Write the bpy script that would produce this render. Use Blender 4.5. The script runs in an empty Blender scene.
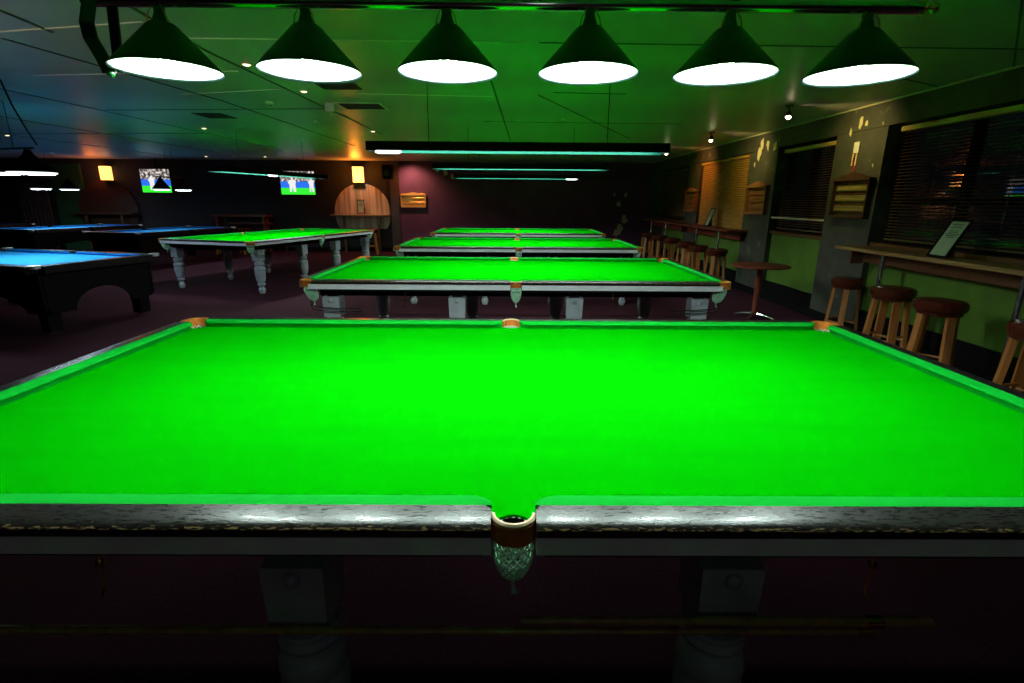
import bpy, bmesh, math, random
from mathutils import Vector, Matrix
random.seed(7)
PI = math.pi
sc = bpy.context.scene
COL = sc.collection

# ------------------------------------------------------------------ camera
F_PX, PITCH, YAW, ROLL = 514.66, 0.2674, 0.0063, 0.0071
cam_d = bpy.data.cameras.new('camera'); cam = bpy.data.objects.new('camera', cam_d); COL.objects.link(cam)
cam_d.sensor_width = 36; cam_d.lens = F_PX / 1024 * 36; cam_d.clip_start = 0.02; cam_d.clip_end = 200
cp, sp = math.cos(PITCH), math.sin(PITCH)
fw = Vector((math.sin(YAW)*cp, math.cos(YAW)*cp, -sp)); rt = Vector((math.cos(YAW), -math.sin(YAW), 0)); up = rt.cross(fw)
r2 = math.cos(ROLL)*rt + math.sin(ROLL)*up; u2 = -math.sin(ROLL)*rt + math.cos(ROLL)*up
cam.matrix_world = Matrix(((r2.x, u2.x, -fw.x, -0.0127), (r2.y, u2.y, -fw.y, 0.0), (r2.z, u2.z, -fw.z, 1.5738), (0, 0, 0, 1)))
sc.camera = cam

# ------------------------------------------------------------------ world, exposure
w = bpy.data.worlds.new('world'); sc.world = w; w.use_nodes = True
w.node_tree.nodes['Background'].inputs[0].default_value = (0.25, 0.3, 0.5, 1)
w.node_tree.nodes['Background'].inputs[1].default_value = 0.003
sc.view_settings.view_transform = 'Standard'; sc.view_settings.look = 'None'
sc.view_settings.exposure = 0.0; sc.view_settings.gamma = 1.0; sc.view_settings.use_curve_mapping = False

LAMP_E = 500.0       # conical shades over the near table
TUBE_E = 84.0       # tubes in the long snooker troughs
POOL_E = 42.0       # opal discs over the blue tables
SPOT_W = 36.0       # warm ceiling spots by the window wall

def point_light(name, loc, watt, col, rad=0.05):
    d = bpy.data.lights.new(name, 'POINT'); d.energy = watt; d.color = col; d.shadow_soft_size = rad
    o = bpy.data.objects.new(name, d); o.location = loc; COL.objects.link(o); return o
def spot_light(name, loc, target, watt, col, ang, blend=0.6, rad=0.03):
    d = bpy.data.lights.new(name, 'SPOT'); d.energy = watt; d.color = col; d.shadow_soft_size = rad
    d.spot_size = math.radians(ang); d.spot_blend = blend
    o = bpy.data.objects.new(name, d); o.location = loc
    o.rotation_euler = (Vector(target)-Vector(loc)).to_track_quat('-Z', 'Y').to_euler(); COL.objects.link(o); return o
# added fill spot without a fitting, out of view, brightens the upper left ceiling
spot_light('ceiling_fill', (-4.6, 1.2, 1.7), (-3.8, 3.3, 2.7), 100, (1.0, 0.78, 0.68), 72, 1.0, 0.3)
# added dim fill behind the camera, lifts the near table's dark underside
point_light('underside_fill', (0.3, -2.3, 2.1), 4.0, (0.9, 0.95, 1.0), 0.15)

# ------------------------------------------------------------------ materials
def mat(name, col, rough=0.6, metal=0.0, spec=0.5, emit=None, es=0.0, noise=None, bump=None, coat=0.0, sheen=0.0):
    m = bpy.data.materials.new(name); m.use_nodes = True
    nt = m.node_tree; b = nt.nodes['Principled BSDF']
    b.inputs['Base Color'].default_value = (*col, 1); b.inputs['Roughness'].default_value = rough
    b.inputs['Metallic'].default_value = metal; b.inputs['Specular IOR Level'].default_value = spec
    b.inputs['Coat Weight'].default_value = coat
    if emit: b.inputs['Emission Color'].default_value = (*emit, 1); b.inputs['Emission Strength'].default_value = es
    if noise or bump:
        tc = nt.nodes.new('ShaderNodeTexCoord')
    if noise:                       # (scale xyz, colour2, low, high)
        s, c2, lo, hi = noise
        mp = nt.nodes.new('ShaderNodeMapping'); mp.inputs['Scale'].default_value = s
        n = nt.nodes.new('ShaderNodeTexNoise'); n.inputs['Scale'].default_value = 1; n.inputs['Detail'].default_value = 5
        r = nt.nodes.new('ShaderNodeValToRGB'); r.color_ramp.elements[0].position = lo; r.color_ramp.elements[1].position = hi
        r.color_ramp.elements[0].color = (*col, 1); r.color_ramp.elements[1].color = (*c2, 1)
        nt.links.new(tc.outputs['Object'], mp.inputs[0]); nt.links.new(mp.outputs[0], n.inputs[0])
        nt.links.new(n.outputs[0], r.inputs[0]); nt.links.new(r.outputs[0], b.inputs['Base Color'])
    if bump:                        # (scale xyz, strength, distance)
        s, st, di = bump
        mp = nt.nodes.new('ShaderNodeMapping'); mp.inputs['Scale'].default_value = s
        n = nt.nodes.new('ShaderNodeTexNoise'); n.inputs['Scale'].default_value = 1; n.inputs['Detail'].default_value = 3
        bp = nt.nodes.new('ShaderNodeBump'); bp.inputs['Strength'].default_value = st; bp.inputs['Distance'].default_value = di
        nt.links.new(tc.outputs['Object'], mp.inputs[0]); nt.links.new(mp.outputs[0], n.inputs[0])
        nt.links.new(n.outputs[0], bp.inputs['Height']); nt.links.new(bp.outputs[0], b.inputs['Normal'])
    return m
def emit(name, col, s):
    m = bpy.data.materials.new(name); m.use_nodes = True; nt = m.node_tree; nt.nodes.clear()
    e = nt.nodes.new('ShaderNodeEmission'); e.inputs[0].default_value = (*col, 1); e.inputs[1].default_value = s
    o = nt.nodes.new('ShaderNodeOutputMaterial'); nt.links.new(e.outputs[0], o.inputs[0]); return m

M = {}
M['baize'] = mat('green_baize', (0.0008, 0.33, 0.0008), 0.95, spec=0.0, noise=((1.5, 9, 1), (0.001, 0.305, 0.001), 0.35, 0.75))
M['cushion'] = mat('green_cushion_cloth', (0.001, 0.33, 0.022), 0.9, spec=0.08)
M['blue'] = mat('blue_cloth', (0.025, 0.31, 0.62), 0.9, spec=0.1)
M['bluecush'] = mat('blue_cushion_cloth', (0.006, 0.15, 0.42), 0.9, spec=0.1)
M['leather'] = mat('tan_pocket_leather', (0.62, 0.20, 0.03), 0.35, noise=((30, 30, 30), (0.45, 0.12, 0.02), 0.35, 0.7))
M['ivory'] = mat('worn_ivory_leather', (0.75, 0.55, 0.34), 0.5)
M['net'] = mat('pocket_net_cord', (0.50, 0.85, 0.62), 0.8)
M['rod'] = mat('dark_ball_rail', (0.03, 0.03, 0.03), 0.35, metal=0.6)
M['paint'] = mat('grey_painted_metal', (0.85, 0.88, 0.92), 0.4, noise=((9, 9, 9), (0.78, 0.81, 0.85), 0.4, 0.6))
M['legpaint'] = mat('pale_grey_leg_paint', (0.40, 0.44, 0.48), 0.4, noise=((8, 8, 8), (0.28, 0.31, 0.34), 0.4, 0.7))
M['black'] = mat('black_body_paint', (0.003, 0.003, 0.003), 0.5, spec=0.12)
M['matt'] = mat('matt_black', (0.005, 0.005, 0.005), 0.9, spec=0.1)
M['blackmetal'] = mat('black_metal', (0.012, 0.012, 0.012), 0.35)
M['chrome'] = mat('chrome', (0.75, 0.75, 0.78), 0.15, metal=1.0)
M['brass'] = mat('polished_brass', (0.75, 0.45, 0.13), 0.25, metal=1.0)
M['barrail'] = mat('polished_lamp_rail', (0.55, 0.55, 0.55), 0.08, metal=1.0)
M['shade'] = mat('dark_green_shade', (0.004, 0.012, 0.010), 0.35)
M['shadein'] = mat('white_shade_lining', (0.30, 0.34, 0.33), 0.7, spec=0.1)
M['casting'] = mat('satin_alloy_casting', (0.85, 0.85, 0.87), 0.5, metal=1.0)
M['neck'] = mat('green_lamp_neck', (0.01, 0.08, 0.02), 0.15)
M['bulb'] = emit('lamp_bulb_light', (0.84, 1.0, 0.93), LAMP_E)
M['ring'] = emit('opal_rim_light', (0.85, 0.95, 1.0), 1.6)
M['tube'] = emit('tube_light', (0.84, 1.0, 0.93), TUBE_E)
M['endtube'] = emit('bare_tube_end', (0.92, 1.0, 0.97), 5.0)
M['teal'] = mat('teal_trough_lining', (0.0, 0.045, 0.03), 0.6, spec=0.1)
M['pooldisc'] = emit('opal_disc_light', (0.66, 0.84, 1.0), POOL_E)
M['wood'] = mat('brown_wood', (0.16, 0.065, 0.022), 0.35, noise=((3, 40, 40), (0.08, 0.03, 0.012), 0.35, 0.7))
M['oak'] = mat('oak_counter_wood', (0.42, 0.24, 0.09), 0.4, noise=((30, 2.5, 30), (0.24, 0.12, 0.04), 0.35, 0.7))
M['stoolwood'] = mat('stool_wood', (0.52, 0.20, 0.05), 0.4, noise=((30, 30, 3), (0.32, 0.11, 0.028), 0.35, 0.7))
M['vinyl'] = mat('brown_vinyl', (0.085, 0.016, 0.007), 0.25)
M['redwood'] = mat('red_brown_wood', (0.22, 0.05, 0.025), 0.35, noise=((3, 20, 20), (0.12, 0.028, 0.015), 0.35, 0.7))
M['scorewood'] = mat('scoreboard_wood', (0.30, 0.13, 0.045), 0.4)
M['scoredark'] = mat('dark_scoreboard_wood', (0.05, 0.022, 0.012), 0.4)
M['scorebrass'] = mat('scoreboard_strip', (0.34, 0.28, 0.09), 0.4)
M['cream'] = mat('cream_card', (0.36, 0.40, 0.27), 0.7)
M['valance'] = mat('pale_wood_valance', (0.75, 0.45, 0.13), 0.4)
M['blind'] = mat('dark_brown_slat', (0.13, 0.08, 0.033), 0.45)
M['bamboo'] = mat('tan_slat', (0.44, 0.23, 0.05), 0.6, noise=((2, 3, 25), (0.34, 0.17, 0.035), 0.4, 0.6))
M['charcoal'] = mat('charcoal_wall_paint', (0.014, 0.014, 0.017), 0.8, noise=((2, 2, 2), (0.011, 0.011, 0.013), 0.4, 0.6))
M['purple'] = mat('purple_wall_paint', (0.15, 0.045, 0.12), 0.8, noise=((2, 2, 2), (0.12, 0.036, 0.10), 0.4, 0.6))
M['greenwall'] = mat('green_wall_paint', (0.095, 0.20, 0.012), 0.75, noise=((3, 3, 3), (0.065, 0.145, 0.009), 0.35, 0.7))
M['peel'] = mat('peeled_plaster', (0.62, 0.55, 0.34), 0.8)
M['glow_patch'] = mat('painted_red_glow', (0.16, 0.03, 0.02), 0.7)  # red glow around the wall plate, put into a flat colour
M['white'] = mat('white_plastic', (0.7, 0.7, 0.66), 0.5)
M['ventdark'] = mat('dark_vent_grille', (0.02, 0.02, 0.02), 0.7)
M['warmled'] = emit('warm_downlight', (1.0, 0.75, 0.42), 3.0)
M['spotled'] = emit('warm_spot_bulb', (1.0, 0.86, 0.5), 14.0)
M['trim'] = mat('pale_cornice', (0.55, 0.50, 0.34), 0.6)
M['batten'] = mat('pale_ceiling_batten', (0.85, 0.78, 0.68), 0.6)
M['gap'] = mat('dark_ceiling_gap', (0.12, 0.12, 0.12), 0.8)
M['dimgreen'] = mat('bottle_green_paint', (0.012, 0.075, 0.02), 0.7)
M['archwood'] = mat('pale_plank_wood', (0.55, 0.40, 0.27), 0.55, noise=((14, 14, 0.6), (0.28, 0.19, 0.13), 0.4, 0.62))
M['curtain'] = mat('dull_curtain', (0.05, 0.03, 0.028), 0.9)

# ceiling: satin paint so lamps smear into long glows
M['ceil'] = mat('satin_ceiling_paint', (0.48, 0.48, 0.46), 0.40, spec=0.3, noise=((0.6, 0.6, 1), (0.42, 0.42, 0.41), 0.4, 0.6), bump=((1.2, 1.2, 1), 0.15, 0.02))
# carpet
M['carpet'] = mat('dark_plum_carpet', (0.062, 0.018, 0.030), 0.95, spec=0.05, noise=((60, 60, 60), (0.040, 0.012, 0.020), 0.35, 0.65), bump=((250, 250, 250), 0.4, 0.004))
# slate coloured pillars with scuffs
def slate():
    m = mat('slate_grey_pillar_paint', (0.12, 0.125, 0.10), 0.6)
    nt = m.node_tree; b = nt.nodes['Principled BSDF']; tc = nt.nodes.new('ShaderNodeTexCoord')
    n = nt.nodes.new('ShaderNodeTexNoise'); n.inputs['Scale'].default_value = 6; n.inputs['Detail'].default_value = 8
    r = nt.nodes.new('ShaderNodeValToRGB'); e = r.color_ramp.elements
    e[0].position = 0.3; e[0].color = (0.040, 0.043, 0.034, 1); e[1].position = 0.74; e[1].color = (0.20, 0.19, 0.12, 1)
    k = e.new(0.66); k.color = (0.066, 0.069, 0.054, 1)
    nt.links.new(tc.outputs['Object'], n.inputs[0]); nt.links.new(n.outputs[0], r.inputs[0]); nt.links.new(r.outputs[0], b.inputs['Base Color'])
    return m
M['slate'] = slate()
# table rail: black lacquer, scratched, worn to pale wood along the outer edge (local z near the rounded arris)
def lacquer(name, wear):
    m = mat(name, (0.010, 0.008, 0.008), 0.3, spec=0.48)
    nt = m.node_tree; b = nt.nodes['Principled BSDF']; tc = nt.nodes.new('ShaderNodeTexCoord')
    mp = nt.nodes.new('ShaderNodeMapping'); mp.inputs['Scale'].default_value = (30, 160, 160)
    n = nt.nodes.new('ShaderNodeTexNoise'); n.inputs['Scale'].default_value = 1; n.inputs['Detail'].default_value = 8; n.inputs['Roughness'].default_value = 0.7
    r = nt.nodes.new('ShaderNodeMapRange'); r.inputs[1].default_value = 0.35; r.inputs[2].default_value = 0.65; r.inputs[3].default_value = 0.20; r.inputs[4].default_value = 0.42
    nt.links.new(tc.outputs['Object'], mp.inputs[0]); nt.links.new(mp.outputs[0], n.inputs[0]); nt.links.new(n.outputs[0], r.inputs[0]); nt.links.new(r.outputs[0], b.inputs['Roughness'])
    if wear:
        sx = nt.nodes.new('ShaderNodeSeparateXYZ'); nt.links.new(tc.outputs['Object'], sx.inputs[0])
        ab = nt.nodes.new('ShaderNodeMath'); ab.operation = 'ABSOLUTE'; nt.links.new(sx.outputs[1], ab.inputs[0])
        ed = nt.nodes.new('ShaderNodeMapRange'); ed.inputs[1].default_value = 1.002; ed.inputs[2].default_value = 1.0145
        ed.inputs[3].default_value = 0.0; ed.inputs[4].default_value = 0.34; nt.links.new(ab.outputs[0], ed.inputs[0])
        mp2 = nt.nodes.new('ShaderNodeMapping'); mp2.inputs['Scale'].default_value = (60, 260, 260)
        n2 = nt.nodes.new('ShaderNodeTexNoise'); n2.inputs['Scale'].default_value = 1; n2.inputs['Detail'].default_value = 6
        nt.links.new(tc.outputs['Object'], mp2.inputs[0]); nt.links.new(mp2.outputs[0], n2.inputs[0])
        ad = nt.nodes.new('ShaderNodeMath'); ad.operation = 'ADD'; nt.links.new(n2.outputs[0], ad.inputs[0]); nt.links.new(ed.outputs[0], ad.inputs[1])
        st = nt.nodes.new('ShaderNodeMapRange'); st.inputs[1].default_value = 0.84; st.inputs[2].default_value = 0.90; nt.links.new(ad.outputs[0], st.inputs[0])
        hi = nt.nodes.new('ShaderNodeMath'); hi.operation = 'GREATER_THAN'; hi.inputs[1].default_value = 0.8865; nt.links.new(sx.outputs[2], hi.inputs[0])
        mu = nt.nodes.new('ShaderNodeMath'); mu.operation = 'MULTIPLY'; nt.links.new(hi.outputs[0], mu.inputs[0]); nt.links.new(st.outputs[0], mu.inputs[1]); st = mu
        mx = nt.nodes.new('ShaderNodeMix'); mx.data_type = 'RGBA'; mx.inputs['A'].default_value = (0.010, 0.008, 0.008, 1); mx.inputs['B'].default_value = (0.36, 0.22, 0.10, 1)
        nt.links.new(st.outputs[0], mx.inputs['Factor']); nt.links.new(mx.outputs['Result'], b.inputs['Base Color'])
    return m
M['rail'] = lacquer('scratched_black_lacquer', True)
M['poolrail'] = lacquer('gloss_black_pool_rail', False)
def glass():
    m = bpy.data.materials.new('window_glass'); m.use_nodes = True; b = m.node_tree.nodes['Principled BSDF']
    b.inputs['Base Color'].default_value = (0.9, 0.95, 0.95, 1); b.inputs['Roughness'].default_value = 0.02
    b.inputs['Transmission Weight'].default_value = 1.0; b.inputs['IOR'].default_value = 1.5; return m
M['glass'] = glass()
def lantern():
    m = mat('lit_lantern_paper', (0.9, 0.5, 0.2), 0.6, emit=(1.0, 0.40, 0.09), es=3.0)
    return m
M['lantern'] = lantern()

# ------------------------------------------------------------------ mesh helpers
def bx(bm, x0, x1, y0, y1, z0, z1, rot=None, bev=0.0):
    n0 = set(bm.verts) if bev or rot else None
    vs = [bm.verts.new((x, y, z)) for x in (x0, x1) for y in (y0, y1) for z in (z0, z1)]
    fs = [bm.faces.new([vs[i] for i in q]) for q in ((0, 1, 3, 2), (4, 6, 7, 5), (0, 4, 5, 1), (2, 3, 7, 6), (0, 2, 6, 4), (1, 5, 7, 3))]
    if bev:
        es = list({e for f in fs for e in f.edges}); bmesh.ops.bevel(bm, geom=es, offset=bev, segments=2, affect='EDGES', profile=0.5)
    if rot:
        nv = [v for v in bm.verts if v not in n0]; bmesh.ops.transform(bm, matrix=rot, verts=nv)
def tube(bm, pts, rad, n=8, cap=True, closed=False):
    pts = [Vector(p) for p in pts]; rings = []; N = len(pts)
    rads = rad if isinstance(rad, (list, tuple)) else [rad]*N
    for i, p in enumerate(pts):
        a = pts[i-1] if (i > 0 or closed) else p; b = pts[(i+1) % N] if (i < N-1 or closed) else p
        t = (b-a).normalized(); ref = Vector((0, 0, 1)) if abs(t.z) < 0.9 else Vector((1, 0, 0))
        s = t.cross(ref).normalized(); q = s.cross(t)
        rings.append([bm.verts.new(p + rads[i]*(math.cos(2*PI*k/n)*s + math.sin(2*PI*k/n)*q)) for k in range(n)])
    for i in range(N if closed else N-1):
        A, B = rings[i], rings[(i+1) % N]
        for k in range(n): bm.faces.new((A[k], A[(k+1) % n], B[(k+1) % n], B[k]))
    if cap and not closed: bm.faces.new(rings[0][::-1]); bm.faces.new(rings[-1])
def lathe(bm, prof, n=24, c=(0, 0, 0), sx=1, sy=1, cap0=True, cap1=True):
    rings = [[bm.verts.new((c[0]+sx*r*math.cos(2*PI*k/n), c[1]+sy*r*math.sin(2*PI*k/n), c[2]+z)) for k in range(n)] for r, z in prof]
    for A, B in zip(rings, rings[1:]):
        for k in range(n): bm.faces.new((A[k], A[(k+1) % n], B[(k+1) % n], B[k]))
    if cap0: bm.faces.new(rings[0][::-1])
    if cap1: bm.faces.new(rings[-1])
def prism(bm, outline, z0, z1):             # outline in xy
    a = [bm.verts.new((x, y, z0)) for x, y in outline]; b = [bm.verts.new((x, y, z1)) for x, y in outline]
    n = len(a); bm.faces.new(a[::-1]); bm.faces.new(b)
    for i in range(n): bm.faces.new((a[i], a[(i+1) % n], b[(i+1) % n], b[i]))
def strip(bm, sections):                    # loft of closed cross sections
    R = [[bm.verts.new(p) for p in s] for s in sections]; n = len(R[0])
    for A, B in zip(R, R[1:]):
        for k in range(n): bm.faces.new((A[k], A[(k+1) % n], B[(k+1) % n], B[k]))
    bm.faces.new(R[0][::-1]); bm.faces.new(R[-1])
def new(): return bmesh.new()
def obj(name, bm, m, parent=None, loc=None, smooth=False):
    bmesh.ops.recalc_face_normals(bm, faces=bm.faces)
    me = bpy.data.meshes.new(name); bm.to_mesh(me); bm.free()
    me.materials.append(M[m] if isinstance(m, str) else m)
    if smooth:
        for p in me.polygons: p.use_smooth = True
        try: me.set_sharp_from_angle(angle=math.radians(38))
        except Exception: pass
    o = bpy.data.objects.new(name, me); COL.objects.link(o)
    if parent: o.parent = parent
    if loc: o.location = loc
    return o
def tag(o, label, cat, group=None):
    o['label'] = label; o['category'] = cat
    if group: o['group'] = group
    return o
def thing(name, label, cat, loc=(0, 0, 0), rz=0, group=None):
    o = bpy.data.objects.new(name, None); COL.objects.link(o); o.empty_display_size = 0.1
    o.location = loc; o.rotation_euler = (0, 0, rz); return tag(o, label, cat, group)
def struct(name, bm, m, parent=None, smooth=False):
    o = obj(name, bm, m, parent, smooth=smooth)
    if not parent: o['kind'] = 'structure'
    return o
KIDS = {}
def kids(o): return [c for c in COL.objects if c.parent == o]
def dup(root, loc, rz, label, group=None):
    r = root.copy(); COL.objects.link(r); r.location = loc; r.rotation_euler = (0, 0, rz); r['label'] = label
    if group: r['group'] = group
    for ch in kids(root):
        c = ch.copy(); COL.objects.link(c); c.parent = r
        for g in kids(ch):
            d = g.copy(); COL.objects.link(d); d.parent = c
    return r
def seg(a, b, n): return [a+(b-a)*i/n for i in range(n+1)]

# ------------------------------------------------------------------ room shell
XR, YB, XL, YF, ZC = 4.28, 16.4, -17.0, -3.0, 2.7
b = new(); bx(b, XL-0.2, XR+0.6, YF-0.2, YB+0.2, -0.1, 0); struct('floor', b, 'carpet')
b = new(); bx(b, XL-0.2, XR+0.6, YF-0.2, YB+0.2, ZC, ZC+0.1); struct('ceiling', b, 'ceil')
b = new(); bx(b, XL-0.2, -3.40, YB, YB+0.2, 0, ZC); bw = struct('wall_back', b, 'charcoal')
b = new(); bx(b, -3.40, XR+0.6, YB, YB+0.2, 0, ZC); obj('painted_panel', b, 'purple', bw)
b = new(); bx(b, -3.64, -3.38, YB-0.12, YB, 0, ZC); obj('corner_post', b, 'scoredark', bw)
b = new(); bx(b, XL-0.2, XL, YF, YB, 0, ZC); struct('wall_left', b, 'charcoal')
b = new(); bx(b, XL, XR+0.6, YF-0.2, YF, 0, ZC); struct('wall_front', b, 'charcoal')
def peel(parent, pts, plane, m='peel'):  # ragged patches: peeled paint, and the painted red glow
    b = new()
    for (c0, c1, s) in pts:
        ring = []
        for k in range(9):
            a = 2*PI*k/9; r = s*(0.45+0.75*random.random()); u, v = c0+r*0.6*math.cos(a), c1+r*math.sin(a)
            ring.append((u, v))
        if plane[0] == 'x':
            A = [b.verts.new((plane[1], u, v)) for u, v in ring]; B = [b.verts.new((plane[1]-0.003, u, v)) for u, v in ring]
        else:
            A = [b.verts.new((u, plane[1], v)) for u, v in ring]; B = [b.verts.new((u, plane[1]-0.003, v)) for u, v in ring]
        b.faces.new(A); b.faces.new(B[::-1])
        for k in range(9): b.faces.new((A[k], A[(k+1) % 9], B[(k+1) % 9], B[k]))
    return obj('peel_or_glow_patch', b, m, parent)
peel(bw, [(3.55, 1.75, 0.12), (3.2, 1.78, 0.07), (3.35, 1.48, 0.13), (3.55, 1.0, 0.2), (3.42, 0.75, 0.2), (3.3, 0.6, 0.13), (-1.95, 2.4, 0.13), (-1.75, 2.25, 0.1), (-2.2, 2.45, 0.1)], ('y', YB))

# window wall: pillars, beam, sills, recesses
WIN = [(3.2, 6.25), (7.2, 8.72), (9.72, 12.15), (12.95, 15.1)]
XW = 4.45
b = new()
ys = [YF, 3.2, 6.25, 7.2, 8.72, 9.72, 12.15, 12.95, 15.1, YB]
for y0, y1 in ((YF, 3.2), (6.25, 7.2), (8.72, 9.72), (12.15, 12.95), (15.1, YB)): bx(b, XR, XW+0.15, y0, y1, 0, 2.42)
bx(b, XR, XW+0.15, YF, YB, 2.425, ZC)
wr = struct('wall_right', b, 'slate')
b = new()
for y0, y1 in WIN: bx(b, XR+0.08, XW+0.15, y0, y1, 0.3, 1.08)
obj('lower_panel', b, 'greenwall', wr)
b = new()
for y0, y1 in WIN: bx(b, XR+0.05, XW+0.15, y0, y1, 0.0, 0.3)
obj('kick_panel', b, 'matt', wr)
b = new()
for y0, y1 in WIN: bx(b, XR+0.03, XW+0.15, y0+0.002, y1-0.002, 1.08, 1.12)
obj('sill', b, 'wood', wr)
for pts in ([(6.93, 2.43, 0.06), (6.75, 2.52, 0.07), (6.65, 2.5, 0.06), (6.8, 2.05, 0.02), (6.4, 2.0, 0.025), (6.35, 2.46, 0.03)],
            [(9.35, 2.40, 0.14), (9.1, 2.5, 0.12), (9.3, 2.55, 0.10), (8.85, 2.45, 0.1), (9.5, 2.2, 0.05)]):
    peel(wr, pts, ('x', XR))
peel(wr, [(6.77, 2.2, 0.12), (6.76, 2.06, 0.12)], ('x', XR), 'glow_patch')  # soft red glow behind the wall plate, painted as ragged patches
b = new(); bx(b, XR-0.018, XR, YF, YB, ZC-0.016, ZC); struct('trim_1', b, 'trim')
b = new(); bx(b, XR-0.015, XR, YF, YB, 0, 0.12); struct('baseboard_right', b, 'matt')
b = new(); bx(b, XL, -3.65, YB-0.015, YB, 0, 0.12); bx(b, -3.37, XR-0.05, YB-0.015, YB, 0, 0.12); struct('baseboard_back', b, 'matt')
# jambs, frames and panes
for i, (y0, y1) in enumerate(WIN):
    b = new()
    z0, z1 = 1.12, 2.42
    for (a, c) in ((y0, y0+0.05), (y1-0.05, y1)): bx(b, XW+0.02, XW+0.09, a, c, z0, z1)
    for (a, c) in ((z0, z0+0.05), (z1-0.05, z1), (1.56, 1.64)): bx(b, XW+0.02, XW+0.09, y0+0.05, y1-0.05, a, c)
    nm = {0: (4.3, 5.28), 1: (8.0,), 2: (10.9,), 3: (14.0,)}[i]
    for m_ in nm:
        for a, c in ((z0+0.05, 1.56), (1.64, z1-0.05)): bx(b, XW+0.02, XW+0.09, m_-0.04, m_+0.04, a, c)
    f = struct('window_%d' % (i+1), b, 'matt')
    b = new(); bx(b, XW+0.05, XW+0.056, y0+0.05, y1-0.05, z0+0.05, z1-0.05); obj('pane', b, 'glass', f)

# ceiling seams
def seam(pts, wd, m, n):
    b = new()
    for (x0, y0), (x1, y1) in pts:
        d = Vector((x1-x0, y1-y0, 0)).normalized(); s = Vector((-d.y, d.x, 0))*wd/2
        A = Vector((x0, y0, 0)); B = Vector((x1, y1, 0)); q = [A-s, B-s, B+s, A+s]
        prism(b, [(v.x, v.y) for v in q], ZC-0.006, ZC)
    return struct('trim_%d' % n, b, m)
seam([((-4.6, 4.30), (-2.45, 3.86)), ((-2.35, 4.21), (0.1, 4.24)), ((-4.6, 5.45), (-2.5, 5.21)), ((-3.7, 6.32), (-2.45, 6.0)), ((-1.7, 6.2), (-0.2, 6.3))], 0.016, 'batten', 2)
seam([((-2.2, 2.2), (-2.42, 4.5)), ((-2.42, 4.5), (-2.3, 9.9)), ((-3.2, 3.6), (-3.25, 4.1)), ((-3.75, 4.25), (-3.45, 6.7)), ((-3.45, 6.7), (-3.4, 12.0)), ((-5.5, 6.0), (-5.4, 13)),
      ((-7.4, 7.0), (-7.4, 15)), ((-9.4, 9.0), (-9.4, 16)), ((-5.4, 7.45), (-2.4, 7.2)), ((-9.4, 10.2), (-5.4, 9.9)), ((-0.2, 5.5), (0.0, 10.8))], 0.02, 'gap', 3)
seam([((0.2, 4.24), (4.2, 4.30)), ((0.45, 6.05), (1.25, 6.1)), ((0.3, 6.2), (2.25, 10.3)), ((-0.4, 8.2), (2.6, 8.3)), ((2.6, 3.0), (4.25, 4.8)), ((2.6, 4.7), (4.25, 5.6))], 0.014, 'gap', 4)

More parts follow.
